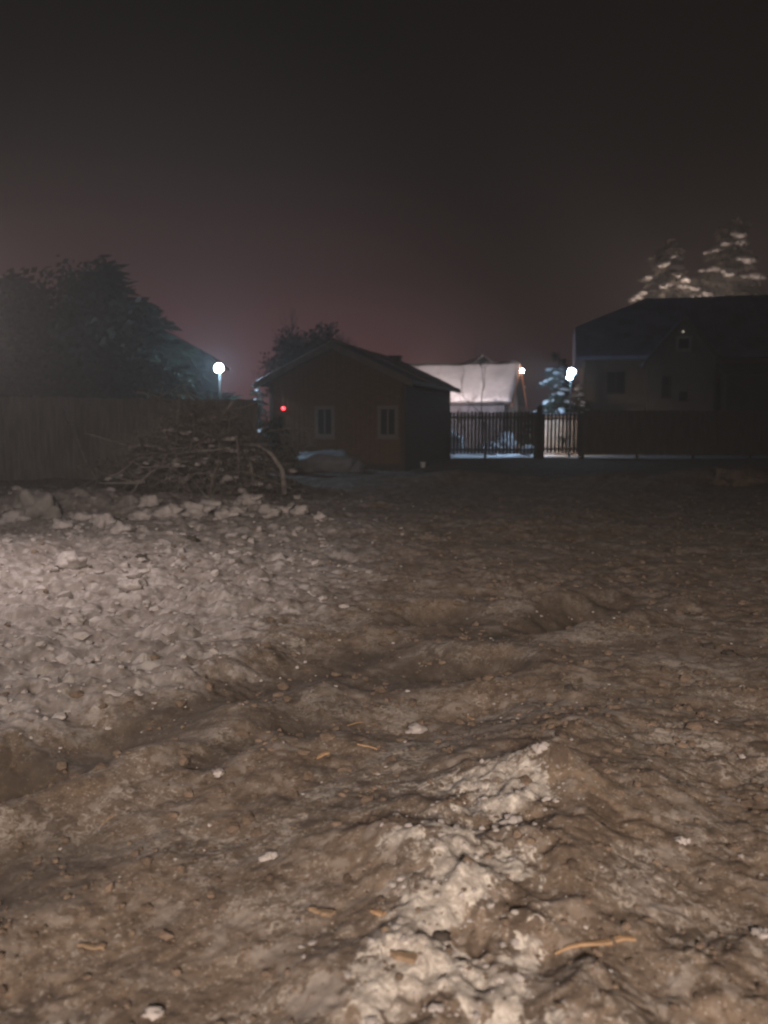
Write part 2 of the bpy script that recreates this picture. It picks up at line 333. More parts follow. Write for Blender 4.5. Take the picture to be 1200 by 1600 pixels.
def ground_material():
    m = bpy.data.materials.new('frozen_mud_and_snow'); m.use_nodes = True; t = m.node_tree; b = t.nodes['Principled BSDF']
    L = t.links.new
    tc = N(t, 'ShaderNodeTexCoord').outputs['Object']
    def noise(sc, det=6, rough=.6, dist=0.0):
        n = N(t, 'ShaderNodeTexNoise'); n.inputs['Scale'].default_value = sc; n.inputs['Detail'].default_value = det
        n.inputs['Roughness'].default_value = rough; n.inputs['Distortion'].default_value = dist; L(tc, n.inputs['Vector']); return n.outputs['Fac']
    def ramp(f, stops):
        r = N(t, 'ShaderNodeValToRGB'); L(f, r.inputs[0]); e = r.color_ramp.elements
        e[0].position, e[0].color = stops[0][0], (*stops[0][1], 1); e[1].position, e[1].color = stops[-1][0], (*stops[-1][1], 1)
        for p, c in stops[1:-1]:
            k = e.new(p); k.color = (*c, 1)
        return r.outputs[0]
    def math_(op, a, b_, clamp=False):
        n = N(t, 'ShaderNodeMath', operation=op, use_clamp=clamp)
        for i, v in enumerate((a, b_)):
            if isinstance(v, (int, float)): n.inputs[i].default_value = v
            else: L(v, n.inputs[i])
        return n.outputs[0]
    def mix(f, a, b_):
        n = N(t, 'ShaderNodeMix', data_type='RGBA')
        if isinstance(f, (int, float)): n.inputs[0].default_value = f
        else: L(f, n.inputs[0])
        for i, v in ((6, a), (7, b_)):
            if isinstance(v, tuple): n.inputs[i].default_value = (*v, 1)
            else: L(v, n.inputs[i])
        return n.outputs[2]
    at_s = N(t, 'ShaderNodeAttribute', attribute_name='snow').outputs['Fac']
    at_sh = N(t, 'ShaderNodeAttribute', attribute_name='rut_shade').outputs['Fac']
    at_y = N(t, 'ShaderNodeAttribute', attribute_name='yard').outputs['Fac']
    n1 = noise(1.1, 6, .6, .4); n2 = noise(9, 7, .65, .6); n3 = noise(42, 4, .6); n4 = noise(3.3, 5, .6, .8); n5 = noise(26, 5, .7, 1.2)
    mud = ramp(n2, [(.28, (.080, .058, .042)), (.45, (.135, .102, .077)), (.58, (.180, .142, .112)), (.74, (.26, .215, .175))])
    mud = mix(ramp(n1, [(.35, (0, 0, 0)), (.65, (.6, .6, .6))]), mud, (.165, .118, .080))
    dirt = ramp(n4, [(.3, (.18, .16, .148)), (.55, (.25, .228, .218)), (.75, (.34, .318, .31))])
    dirt = mix(ramp(n2, [(.36, (.75, .75, .75)), (.56, (0, 0, 0))]), dirt, (.15, .128, .112))
    dirt = mix(ramp(n5, [(.58, (0, 0, 0)), (.68, (.7, .7, .7))]), dirt, (.44, .42, .41))
    dirt = mix(ramp(n3, [(.35, (.35, .35, .35)), (.6, (0, 0, 0))]), dirt, (.17, .14, .12))
    f = math_('ADD', at_s, math_('MULTIPLY', math_('SUBTRACT', n2, .5), 1.5))
    f = math_('ADD', f, math_('MULTIPLY', math_('SUBTRACT', n3, .5), .8))
    f = ramp(f, [(.38, (0, 0, 0)), (.72, (1, 1, 1))])
    # pale frozen flecks and bits of snow trodden into the mud, thicker in some places than in others
    n6 = noise(75, 3, .6, .5); n7 = noise(2.1, 4, .6, .6)
    mud = mix(ramp(n7, [(.38, (0, 0, 0)), (.68, (.55, .55, .55))]), mud, ramp(n5, [(.35, (.10, .084, .07)), (.65, (.215, .182, .155))]))
    fl = math_('ADD', math_('MULTIPLY', math_('SUBTRACT', n7, .5), .9), n5)
    mud = mix(ramp(fl, [(.57, (0, 0, 0)), (.66, (.75, .75, .75))]), mud, (.36, .33, .30))
    mud = mix(ramp(n6, [(.60, (0, 0, 0)), (.66, (.65, .65, .65))]), mud, (.42, .39, .36))
    mud = mix(ramp(n6, [(.34, (.75, .75, .75)), (.42, (0, 0, 0))]), mud, (.06, .046, .036))
    at_t = N(t, 'ShaderNodeAttribute', attribute_name='tone').outputs['Fac']
    mud = mix(ramp(at_t, [(.10, (0, 0, 0)), (.55, (.4, .4, .4)), (.95, (.75, .75, .75))]), mud, ramp(n4, [(.35, (.185, .145, .112)), (.6, (.255, .225, .20))]))
    tneg = math_('MULTIPLY', at_t, -1.0)
    mud = mix(ramp(tneg, [(.15, (0, 0, 0)), (.9, (.75, .75, .75))]), mud, (.075, .055, .042))
    dirt = mix(ramp(at_t, [(.1, (0, 0, 0)), (.8, (.6, .6, .6))]), dirt, (.40, .38, .37)); dirt = mix(ramp(tneg, [(.15, (0, 0, 0)), (.9, (.6, .6, .6))]), dirt, (.15, .13, .118))
    f = math_('ADD', f, math_('MULTIPLY', at_t, .22), True)
    f = math_('MULTIPLY', f, math_('SUBTRACT', 1.0, math_('MULTIPLY', at_sh, .75)))
    shade_f = math_('MULTIPLY', at_sh, math_('ADD', .35, n2), True)
    mud = mix(math_('MULTIPLY', shade_f, .85), mud, (.052, .040, .031))  # mud darkened where the ruts and dips lie in shade
    c = mix(f, mud, dirt)
    at_f = N(t, 'ShaderNodeAttribute', attribute_name='fresh').outputs['Fac']
    ff = ramp(math_('ADD', at_f, math_('ADD', math_('MULTIPLY', math_('SUBTRACT', n2, .5), 1.6), math_('MULTIPLY', math_('SUBTRACT', n5, .5), 1.8))), [(.43, (0, 0, 0)), (.66, (.9, .9, .9))])
    c = mix(ff, c, ramp(n5, [(.30, (.20, .175, .15)), (.48, (.31, .28, .25)), (.66, (.58, .55, .505))]))
    c = mix(at_y, c, (.70, .71, .74))
    L(c, b.inputs['Base Color'])
    b.inputs['Roughness'].default_value = .85; b.inputs['Specular IOR Level'].default_value = .25
    bp = N(t, 'ShaderNodeBump'); bp.inputs['Strength'].default_value = .28; bp.inputs['Distance'].default_value = .02
    hgt = math_('ADD', n2, math_('MULTIPLY', n3, .6)); L(hgt, bp.inputs['Height']); L(bp.outputs[0], b.inputs['Normal'])
    return m
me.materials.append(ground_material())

# ------------------------------------------------------------------ buildings
def window(parent, c, wdt, hgt, m, nx=1, nz=1, fr=.08, name='window'):
    """a framed window on a wall that faces -y: c = centre of the window in the parent's frame"""
    f = MB(); x0, x1, z0, z1 = c[0] - wdt / 2, c[0] + wdt / 2, c[2] - hgt / 2, c[2] + hgt / 2; y = c[1]
    f.box((x0, y - .05, z1 - fr), (x1, y + .02, z1)); f.box((x0, y - .05, z0), (x1, y + .02, z0 + fr))
    f.box((x0, y - .05, z0 + fr), (x0 + fr, y + .02, z1 - fr)); f.box((x1 - fr, y - .05, z0 + fr), (x1, y + .02, z1 - fr))
    for i in range(1, nx): xx = x0 + (x1 - x0) * i / nx; f.box((xx - .025, y - .04, z0 + fr), (xx + .025, y + .01, z1 - fr))
    for i in range(1, nz): zz = z0 + (z1 - z0) * i / nz; f.box((x0 + fr, y - .035, zz - .025), (x1 - fr, y + .012, zz + .025))
    wn = f.build(name, m, parent)
    MB().box((x0 + fr, y - .015, z0 + fr), (x1 - fr, y + .005, z1 - fr)).build('pane', M['glass'], wn)
    MB().box((x0 - .05, y - .10, z0 - .05), (x1 + .05, y + .01, z0 - .003)).build('sill', m, wn)
    return wn
def cladding(x0, x1, z0f, z1f, y, step=.16, th=.022, vertical=True):
    """boards proud of a wall facing -y; top edge follows z1f(x)"""
    b = MB(); x = x0
    while x < x1 - .02:
        xe = min(x + step - .014, x1); a, c = z1f(x), z1f(xe); d = random.uniform(0, .008)
        vs = [(x, y - th - d, z0f), (xe, y - th - d, z0f), (xe, y, z0f), (x, y, z0f), (x, y - th - d, a), (xe, y - th - d, c), (xe, y, c), (x, y, a)]
        b.add(vs, [(0, 3, 2, 1), (4, 5, 6, 7), (0, 1, 5, 4), (1, 2, 6, 5), (2, 3, 7, 6), (3, 0, 4, 7)]); x += step
    return b
def roof_slab(parent, xe, ze, xr, zr, y0, y1, th, m, name='roof', rough_edge=0.0, step=.5, mb=None):
    """one roof plane from the eave (xe, ze) to the ridge (xr, zr), along y"""
    n = max(2, int(abs(y1 - y0) / step)) if rough_edge else 2
    k = max(2, int(abs(xe - xr) / step)) if rough_edge else 2
    vs = []; fs = []
    for lay in (0, 1):
        for i in range(n):
            yy = y0 + (y1 - y0) * i / (n - 1)
            for j in range(k):
                t_ = j / (k - 1); ex = (random.uniform(-1, 1) * rough_edge if j == 0 else 0)
                xx = xe + (xr - xe) * t_ + ex * (1 if xe < xr else -1); zz = ze + (zr - ze) * t_
                zz += (th * (1 + (.6 * mnoise.noise((xx * .9, yy * .9, 3.1)) if rough_edge else 0)) * (.45 if rough_edge and (j == 0 or i in (0, n - 1)) else 1)) if lay else 0
                vs.append((xx, yy, zz))
    A = lambda l, i, j: l * n * k + i * k + j
    for i in range(n - 1):
        for j in range(k - 1):
            fs.append((A(1, i, j), A(1, i + 1, j), A(1, i + 1, j + 1), A(1, i, j + 1))); fs.append((A(0, i, j), A(0, i, j + 1), A(0, i + 1, j + 1), A(0, i + 1, j)))
    for i in range(n - 1):
        fs.append((A(0, i, 0), A(0, i + 1, 0), A(1, i + 1, 0), A(1, i, 0))); fs.append((A(0, i, k - 1), A(1, i, k - 1), A(1, i + 1, k - 1), A(0, i + 1, k - 1)))
    for j in range(k - 1):
        fs.append((A(0, 0, j), A(1, 0, j), A(1, 0, j + 1), A(0, 0, j + 1))); fs.append((A(0, n - 1, j), A(0, n - 1, j + 1), A(1, n - 1, j + 1), A(1, n - 1, j)))
    if mb is not None: return mb.add(vs, fs)
    return mesh_obj(name, vs, fs, m, parent, smooth=bool(rough_edge))

# timber cabin with its gable towards the camera
CAB = at(526, 660, 27.6); CAB.z = 0
cabin = empty('timber_cabin', CAB, R(-15.4), label='small brown timber cabin with pale window frames and a snow dusted gable roof', cat='cabin')
HW, D, EZ, AZ = 2.36, 8.2, 3.02, 4.12
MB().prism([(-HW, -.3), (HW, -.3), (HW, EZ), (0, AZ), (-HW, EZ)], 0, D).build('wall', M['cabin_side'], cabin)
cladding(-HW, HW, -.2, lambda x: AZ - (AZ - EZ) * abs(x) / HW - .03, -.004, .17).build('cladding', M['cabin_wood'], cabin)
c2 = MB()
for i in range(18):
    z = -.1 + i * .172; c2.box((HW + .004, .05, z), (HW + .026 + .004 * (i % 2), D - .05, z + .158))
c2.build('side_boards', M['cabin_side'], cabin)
rf = MB(); sl = (AZ - EZ) / HW; ov = .42
roof_slab(None, -HW - ov, EZ - sl * ov, 0, AZ, -.5, D + .35, .14, None, mb=rf); roof_slab(None, HW + ov, EZ - sl * ov, 0, AZ, -.5, D + .35, .14, None, mb=rf)
roof = rf.build('roof', M['dark_roof'], cabin)
sn = MB()
roof_slab(None, -HW - ov + .05, EZ - sl * ov + .155, -.03, AZ + .145, -.45, D + .3, .07, None, rough_edge=.06, step=.35, mb=sn)
roof_slab(None, HW + ov - .05, EZ - sl * ov + .155, .03, AZ + .145, 2.2, D + .3, .05, None, rough_edge=.06, step=.35, mb=sn)
sn.build('roof_snow', M['dirty_snow'], roof, smooth=True)
bb = MB()
for s_ in (-1, 1):
    x0, z0 = s_ * (HW + ov), EZ - sl * ov; bb.add([(x0, -.535, z0 - .10), (0, -.535, AZ - .10), (0, -.535, AZ + .13), (x0, -.535, z0 + .13), (x0, -.503, z0 - .10), (0, -.503, AZ - .10), (0, -.503, AZ + .13), (x0, -.503, z0 + .13)],
        [(0, 1, 2, 3), (7, 6, 5, 4), (0, 4, 5, 1), (3, 2, 6, 7), (0, 3, 7, 4), (1, 5, 6, 2)])
bb.build('barge_board', M['trim'], cabin)
ch = MB().box((.45, 5.2, 3.6), (.85, 5.6, 4.16)).box((.41, 5.16, 4.163), (.89, 5.64, 4.22)); ch.build('chimney', M['stone'], roof)
for px in (508, 606):
    lx = (px - 526) / FPX * 27.6 / .964 * 1.0
    window(cabin, (lx, -.03, 1.60), .72, 1.08, M['frame'], 2, 1, .12)
for s_ in (-1, 1): MB().box((s_ * HW - .08, -.06, -.2), (s_ * HW + .06, -.0345, EZ - .06)).build('corner_board', M['cabin_side'], cabin)
MB().box((-HW - .05, -.05, -.4), (HW + .05, D, .18)).build('plinth', M['stone'], cabin)
al = MB().box((-1.95, -.10, 1.98), (-1.85, -.032, 2.12)).build('alarm_light', M['post'], cabin)
MB().lump((-1.90, -.115, 2.06), (.065, .03, .05), .05, 2).build('lens', emit('red_glow', (1, .035, .05), 9), al, smooth=True)

# snowy roofed house beyond the fence
p0 = at(812, 570, 50.0)
HS = empty('snowy_house', (0, 0, 0), 0, label='house with a broad lit snow covered roof and a white lamp at its gable peak', cat='house')
ridge_z = p0.z; Xr = p0.x; eave_y = 46.6; eave_z = at(700, 628, eave_y).z
dep = 50.0 - eave_y; Xl = -9.0
# built along x: ridge runs in x, so use a local frame turned a quarter: local x = depth, local y = length
hs = empty('hs', (0, 0, 0)); bpy.data.objects.remove(hs)
HS.location = (Xr, 50.0, 0); HS.rotation_euler = (0, 0, R(90 - 17))
# local +y points along world -x (length), local -x points towards the camera... local x = world y
LEN = 12.0
w1 = MB().prism([(-dep + .45, -.3), (dep - .45, -.3), (dep - .45, eave_z + .25), (0, ridge_z - .15), (-dep + .45, eave_z + .25)], .45, LEN - .4); w1.build('wall', M['pale_wall'], HS)
rf = MB(); roof_slab(None, -dep, eave_z - .12, 0, ridge_z - .12, 0, LEN, .12, None, mb=rf); roof_slab(None, dep, eave_z - .12, 0, ridge_z - .12, 0, LEN, .12, None, mb=rf)
hroof = rf.build('roof', M['dark_roof'], HS)
sn = MB(); roof_slab(None, -dep - .06, eave_z + .01, -.01, ridge_z + .01, -.03, LEN, .20, None, rough_edge=.12, step=.28, mb=sn)
roof_slab(None, dep, eave_z + .01, .01, ridge_z + .01, -.03, LEN, .20, None, rough_edge=.12, step=.28, mb=sn)
sn.build('roof_snow', M['snow'], hroof, smooth=True)
og = MB()
for s_ in (-1, 1):
    og.add([(s_ * dep, -.06, eave_z - .30), (0, -.06, ridge_z - .30), (0, -.06, ridge_z - .005), (s_ * dep, -.06, eave_z - .005), (s_ * dep, -.033, eave_z - .30), (0, -.033, ridge_z - .30), (0, -.033, ridge_z - .005), (s_ * dep, -.033, eave_z - .005)],
        [(0, 1, 2, 3), (7, 6, 5, 4), (0, 4, 5, 1), (3, 2, 6, 7), (0, 3, 7, 4), (1, 5, 6, 2)])
og.build('barge_board', M['orange_lit_trim'], HS)
gl = MB().box((-.10, -.20, ridge_z - .62), (.12, -.065, ridge_z - .36)).build('gable_lamp', M['steel'], HS)
MB().lump((.0, -.16, ridge_z - .38), (.16, .10, .13), .02, 2).build('lens', emit('gable_lamp_glow', (.9, .95, 1), 70), gl, smooth=True)
ld = bpy.data.lights.new('gable_lamp_light', 'POINT'); ld.energy = 60; ld.color = (1, .62, .42); ld.shadow_soft_size = .1
lo = bpy.data.objects.new('gable_lamp_light', ld); COL.objects.link(lo); lo.parent = gl; lo.location = (0, -.55, ridge_z - .6)

# second house behind it: only its gable peak shows over the snowy ridge
pk = at(755, 556, 60.0)
BH = empty('gabled_house', (pk.x, 60.0, 0), R(4), label='dark gabled house whose pale edged peak rises behind the snowy roof', cat='house')
hw = 3.2; e = pk.z - 2.35
MB().prism([(-hw + .3, -.3), (hw - .3, -.3), (hw - .3, e + .1), (0, pk.z - .2), (-hw + .3, e + .1)], 0.3, 9).build('wall', M['dark_wall'], BH)
rf = MB(); roof_slab(None, -hw, e - .1, 0, pk.z - .12, -.1, 9.4, .10, None, mb=rf); roof_slab(None, hw, e - .1, 0, pk.z - .12, -.1, 9.4, .10, None, mb=rf); brf = rf.build('roof', M['dark_roof'], BH)
sn = MB(); roof_slab(None, -hw, e + .005, -.01, pk.z - .015, -.14, 9.4, .14, None, rough_edge=.04, step=.4, mb=sn); roof_slab(None, hw, e + .005, .01, pk.z - .015, -.14, 9.4, .14, None, rough_edge=.04, step=.4, mb=sn)
sn.build('roof_snow', M['snow'], brf, smooth=True)
window(BH, (0, .27, pk.z - 1.5), .8, .8, M['frame'], 2, 1)

# big dark house with a cross gable
def big_house():
    Y = 42.0
    rz = at(1050, 470, Y + 4).z; ez = at(950, 557, Y).z
    xl = at(900, 560, Y).x; xr = 30.0
    h = empty('cottage', (xl, Y, 0), R(-12), label='large pale walled cottage with a blue grey hipped roof and a steep cross gable', cat='house')
    L_ = xr - xl; ov = .45
    MB().box((ov, 0, -.3), (L_ - ov, 8, ez)).build('wall', M['plaster'], h)
    # hipped roof as one closed solid, standing seams proud of it
    hip = at(981, 472, Y + 4).x - xl
    tm = .5; ym = -ov + (4 + ov) * tm; zm = ez - .03 + (rz - ez + .03) * tm
    top = [(0, -ov, ez - .03), (L_, -ov, ez - .03), (L_, 8 + ov, ez - .03), (0, 8 + ov, ez - .03), (hip, 4, rz), (L_ - hip, 4, rz), (-.05, ym, zm), (-.05, 8 - ym, zm)]
    vs = top + [(x, y, z - .16) for x, y, z in top[:4]]
    fs = [(0, 1, 5, 4, 6), (1, 2, 5), (2, 3, 7, 4, 5), (6, 4, 7), (0, 6, 7, 3), (0, 8, 9, 1), (1, 9, 10, 2), (2, 10, 11, 3), (3, 11, 8, 0), (11, 10, 9, 8)]
    rfo = mesh_obj('roof', vs, fs, M['metal_roof'], h)
    se = MB(); sl = (rz - ez) / (4 + ov)
    x = .4
    while x < L_:
        t1 = .5 + .5 * x / hip if x < hip else 1.0
        a = Vector((x, -ov, ez - .03)); b_ = Vector((x, -ov + (4 + ov) * t1, ez - .03 + (rz - ez + .03) * t1))
        if (b_ - a).length > .3: se.tube([a + Vector((0, 0, .012)), b_ + Vector((0, 0, .012))], .022, 4)
        x += .55
    se.build('roof_seam', M['metal_roof'], rfo)
    # cross gable
    gy = -1.1
    ap = at(1068, 503, Y + gy); gl_ = at(1020, 560, Y + gy).x - xl; gr = at(1116, 556, Y + gy).x - xl; gx = ap.x - xl; wz = at(1020, 560, Y + gy).z
    hw2 = (gr - gl_) / 2
    g = MB().prism([(gx - hw2, -.3), (gx + hw2, -.3), (gx + hw2, wz), (gx, ap.z - .12), (gx - hw2, wz)], gy, 0.0); g.build('gable_wall', M['plaster'], h)
    rr = MB(); s2 = (ap.z - wz) / hw2; o2 = .32
    for s_ in (-1, 1): roof_slab(None, gx + s_ * (hw2 + o2), wz - s2 * o2 - .02, gx, ap.z - .02, gy - .3, 3.4, .13, None, mb=rr)
    gro = rr.build('gable_roof', M['metal_roof'], h)
    b2 = MB()
    for s_ in (-1, 1):
        x0, z0 = gx + s_ * (hw2 + o2), wz - s2 * o2
        b2.add([(x0, gy - .335, z0 - .14), (gx, gy - .335, ap.z - .14), (gx, gy - .335, ap.z + .12), (x0, gy - .335, z0 + .12), (x0, gy - .303, z0 - .14), (gx, gy - .303, ap.z - .14), (gx, gy - .303, ap.z + .12), (x0, gy - .303, z0 + .12)],
            [(0, 1, 2, 3), (7, 6, 5, 4), (0, 4, 5, 1), (3, 2, 6, 7), (0, 3, 7, 4), (1, 5, 6, 2)])
    b2.build('barge_board', M['trim'], h)
    wc = at(1067, 540, Y + gy); window(h, (wc.x - xl, gy - .012, wc.z), .72, .72, M['window_pale'], 1, 1, .12)
    for px, py, ww, hh in ((1041, 605, .42, 1.05), (1066, 620, .40, .45)):
        wc = at(px, py, Y + gy); window(h, (wc.x - xl, gy - .012, wc.z), ww, hh, M['dark_wall'], 1, 2, .05)
    wc = at(960, 598, Y); window(h, (wc.x - xl, -.012, wc.z), .9, 1.1, M['dark_wall'], 2, 1, .05)
    sp = at(1066, 522, Y + gy)
    s_o = MB().lump((sp.x - xl, gy - .05, sp.z), (.05, .05, .05), .02, 2).build('gable_spot', emit('gable_spot_glow', (1, .9, .75), .5), h, smooth=True)
    # lean-to at the far end
    lx = at(1122, 600, Y - 1).x - xl
    MB().box((lx, -1.9, -.3), (L_ - .6, -.003, wz - 1.0)).build('porch_wall', M['dark_wall'], h)
    mesh_obj('porch_roof', [(lx - .2, -2.3, wz - 1.05), (L_ - .4, -2.3, wz - 1.05), (L_ - .4, -.004, wz - .35), (lx - .2, -.004, wz - .35), (lx - .2, -2.3, wz - .95), (L_ - .4, -2.3, wz - .95), (L_ - .4, -.004, wz - .25), (lx - .2, -.004, wz - .25)],
        [(0, 3, 2, 1), (4, 5, 6, 7), (0, 1, 5, 4), (1, 2, 6, 5), (2, 3, 7, 6), (3, 0, 4, 7)], M['dark_roof'], h)
    return h
big_house()

# dark house behind the trees, its eave ends beside the floodlight
pe = at(330, 556, 36.0)
DH = empty('shed_house', (pe.x - 4.6, 36.0, 0), R(6), label='dark house behind the grey fence whose eave ends beside the floodlight', cat='house')
ez, az, hw = pe.z, pe.z + 2.5, 4.6
MB().prism([(-hw + .5, -.3), (hw - .5, -.3), (hw - .5, ez + .2), (0, az - .15), (-hw + .5, ez + .2)], .5, 8).build('wall', M['dark_wall'], DH)
rf = MB(); roof_slab(None, -hw, ez - .1, 0, az - .1, 0, 8.5, .13, None, mb=rf); roof_slab(None, hw, ez - .1, 0, az - .1, 0, 8.5, .13, None, mb=rf); r_ = rf.build('roof', M['dark_roof'], DH)
window(DH, (1.2, .48, 2.6), .9, 1.1, M['frame'], 2, 1)
# garden shed behind the lit pickets
sp0 = at(841, 690, 39.5); sp1 = at(912, 690, 39.5)
SH = empty('garden_shed', (sp0.x, 39.5, 0), 0, label='low pale plank shed lit by the street lamp behind the narrow gate', cat='shed')
ws = sp1.x - sp0.x
MB().box((0, 0, 0), (ws, 2.0, 1.88)).build('wall', M['cabin_wood'], SH)
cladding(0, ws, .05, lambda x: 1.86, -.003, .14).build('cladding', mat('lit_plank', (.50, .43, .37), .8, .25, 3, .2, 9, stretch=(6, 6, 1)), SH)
mesh_obj('roof', [(-.15, -.2, 1.9), (ws + .15, -.2, 1.9), (ws + .15, 2.2, 2.02), (-.15, 2.2, 2.02), (-.15, -.2, 1.97), (ws + .15, -.2, 1.97), (ws + .15, 2.2, 2.09), (-.15, 2.2, 2.09)],
    [(0, 3, 2, 1), (4, 5, 6, 7), (0, 1, 5, 4), (1, 2, 6, 5), (2, 3, 7, 6), (3, 0, 4, 7)], M['dark_roof'], SH)

# ------------------------------------------------------------------ fences
def gz(x, y): return float(H(x, y))
def fence(name, a, b, top, label, m, pitch, gap, post_every, bottom=.16, th=.025, cat='fence', pointed=False, panel='board_panel'):
    a, b = Vector(a), Vector(b); L_ = (b - a).length; ang = math.atan2(b.y - a.y, b.x - a.x)
    f = empty(name, (a.x, a.y, 0), ang, label=label, cat=cat)
    bd = MB(); x = 0.0
    while x < L_ - .01:
        wd = pitch - gap; t_ = top + random.uniform(-.02, .02); lean = random.uniform(-.006, .006); y0 = -th - random.uniform(0, .008)
        x1 = min(x + wd, L_)
        if pointed:
            xm = (x + x1) / 2
            vs = [(x, y0, bottom), (x1, y0, bottom), (x1 + lean, y0, t_ - .06), (xm + lean, y0, t_), (x + lean, y0, t_ - .06)]
            vs += [(p[0], 0, p[2]) for p in vs]
            bd.add(vs, [(0, 1, 2, 3, 4), (9, 8, 7, 6, 5)] + [(i, (i + 5), (i + 1) % 5 + 5, (i + 1) % 5) for i in range(5)])
        else: bd.box((x, y0, bottom + random.uniform(-.015, .015)), (x1, 0, t_), .003)
        x += pitch
    bd.build(panel, m, f)
    for z in (bottom + .13, top - .32):
        MB().box((0, .003, z), (L_, .055, z + .10)).build('rail', m, f)
    n = max(1, round(L_ / post_every))
    for i in range(n + 1):
        xx = L_ * i / n; xx = min(max(xx, .05), L_ - .05)
        MB().box((xx - .05, .058, -.5), (xx + .05, .158, top - .06)).build('post', M['post'], f)
    return f
YF = 35.4
xa = at(694, 660, YF).x; xb = at(839, 660, YF).x; xc = at(847, 660, YF).x; xd = at(910, 660, YF).x
fence('picket_fence', (xa - .4, YF), (xb, YF), 2.06, 'dark see through picket fence between the timber cabin and the gate post', M['picket'], .155, .036, 2.2, bottom=.20, pointed=True, panel='pickets')
pst = empty('gate_post', ((xb + xc) / 2 + .0, YF + .05, 0), 0, label='thick dark gate post between picket fence and narrow gate', cat='post')
MB().box((-.11, -.11, -.4), (.11, .11, 2.2)).build('shaft', M['post'], pst)
mesh_obj('cap', [(-.15, -.15, 2.203), (.15, -.15, 2.203), (.15, .15, 2.203), (-.15, .15, 2.203), (0, 0, 2.32)], [(0, 3, 2, 1), (0, 1, 4), (1, 2, 4), (2, 3, 4), (3, 0, 4)], M['post'], pst)
fence('narrow_gate', (xc + .03, YF), (xd, YF), 2.0, 'narrow slatted gate with warm light showing between its pale pickets', M['picket'], .165, .05, 1.7, bottom=.24, pointed=True, cat='gate', panel='pickets')
fence('board_fence', (xd + .02, YF), (30, YF - 2.2), 2.08, 'long dark solid board fence in front of the blue roofed cottage', M['fence'], .15, .006, 2.5, bottom=.17)
fl0 = (-15.5, 17.8); fl1 = at(402, 660, 24.5)
fence('grey_fence', fl0, (fl1.x, fl1.y), 2.25, 'grey solid board fence behind the brush pile and dark trees', M['fence_left'], .15, .008, 2.6, bottom=.05)

# ------------------------------------------------------------------ lamps
def flood(name, loc, head_r, label, pole_to=0.0, energy=300, col=(.50, .72, 1), two=False, strength=28, face=(0, -1, 0)):
    x, y, z = loc
    L_ = empty(name, (x, y, 0), 0, label=label, cat='lamp')
    MB().tube([(0, .12, pole_to), (0, .12, z + .1)], [.05, .04], 8).tube([(0, .12, z + .02), (0, .02, z + .02)], .025, 6).build('pole', M['steel' if two else 'post'], L_)
    hd = MB().tube([(0, .02, z), (0, .06, z), (0, .12, z)], [head_r * .96, head_r * .9, head_r * .4], 16).build('lamp_head', M['steel'], L_)
    MB().lump((0, -.03, z), (head_r, .09, head_r * .92), .02, 2).build('lens', emit(name + '_glow', (.50, .76, 1), strength), hd, smooth=True)
    if two:
        h2 = MB().tube([(-head_r * .45, .02, z - head_r * 1.45), (-head_r * .45, .1, z - head_r * 1.45)], [head_r * .7, head_r * .4], 14).build('lamp_head', M['steel'], L_)
        MB().lump((-head_r * .45, -.03, z - head_r * 1.45), (head_r * .78, .08, head_r * .62), .02, 2).build('lens', emit(name + '_glow_low', (.50, .76, 1), strength), h2, smooth=True)
    ld = bpy.data.lights.new(name + '_light', 'SPOT'); ld.energy = energy; ld.color = col; ld.shadow_soft_size = .1; ld.spot_size = R(130); ld.spot_blend = .6
    lo = bpy.data.objects.new(name + '_light', ld); COL.objects.link(lo); lo.parent = L_; lo.location = (face[0] * .3, face[1] * .3 + .05, z)
    lo.rotation_euler = Vector(face).to_track_quat('-Z', 'Y').to_euler()
    return L_
flood('floodlight', at(342, 575, 28.5), .15, 'glaring white floodlight on a pole above the grey fence', energy=110, strength=900, face=(.8, .5, -.5))
flood('street_lamp', at(893, 581, 37.4), .17, 'glaring twin headed white street lamp on a thin pole behind the gate', energy=1000, two=True, strength=95, face=(-.7, .62, -.35))
def hidden_lamp(name, loc, label, energy, col, aim=None, cone=90, soft=.1):
    x, y, z = loc
    L_ = empty(name, (x, y, 0), 0, label=label, cat='lamp')
    MB().tube([(0, 0, -.3), (0, 0, z)], [.06, .04], 8).build('pole', M['steel'], L_)
    hd = MB().tube([(0, 0, z + .05), (0, 0, z + .16)], [.2, .05], 10).build('shade', M['steel'], L_)
    MB().lump((0, 0, z), .07, .01, 2).build('bulb', emit(name + '_glow', col, 20), hd, smooth=True)
    ld = bpy.data.lights.new(name + '_light', 'SPOT' if aim else 'POINT'); ld.energy = energy; ld.color = col; ld.shadow_soft_size = soft
    lo = bpy.data.objects.new(name + '_light', ld); COL.objects.link(lo); lo.parent = L_; lo.location = (0, 0, z - .12 - soft)
    if aim:
        ld.spot_size = R(cone); ld.spot_blend = 1.0; lo.rotation_euler = (Vector(aim) - Vector((x, y, z))).to_track_quat('-Z', 'Y').to_euler()
    return L_
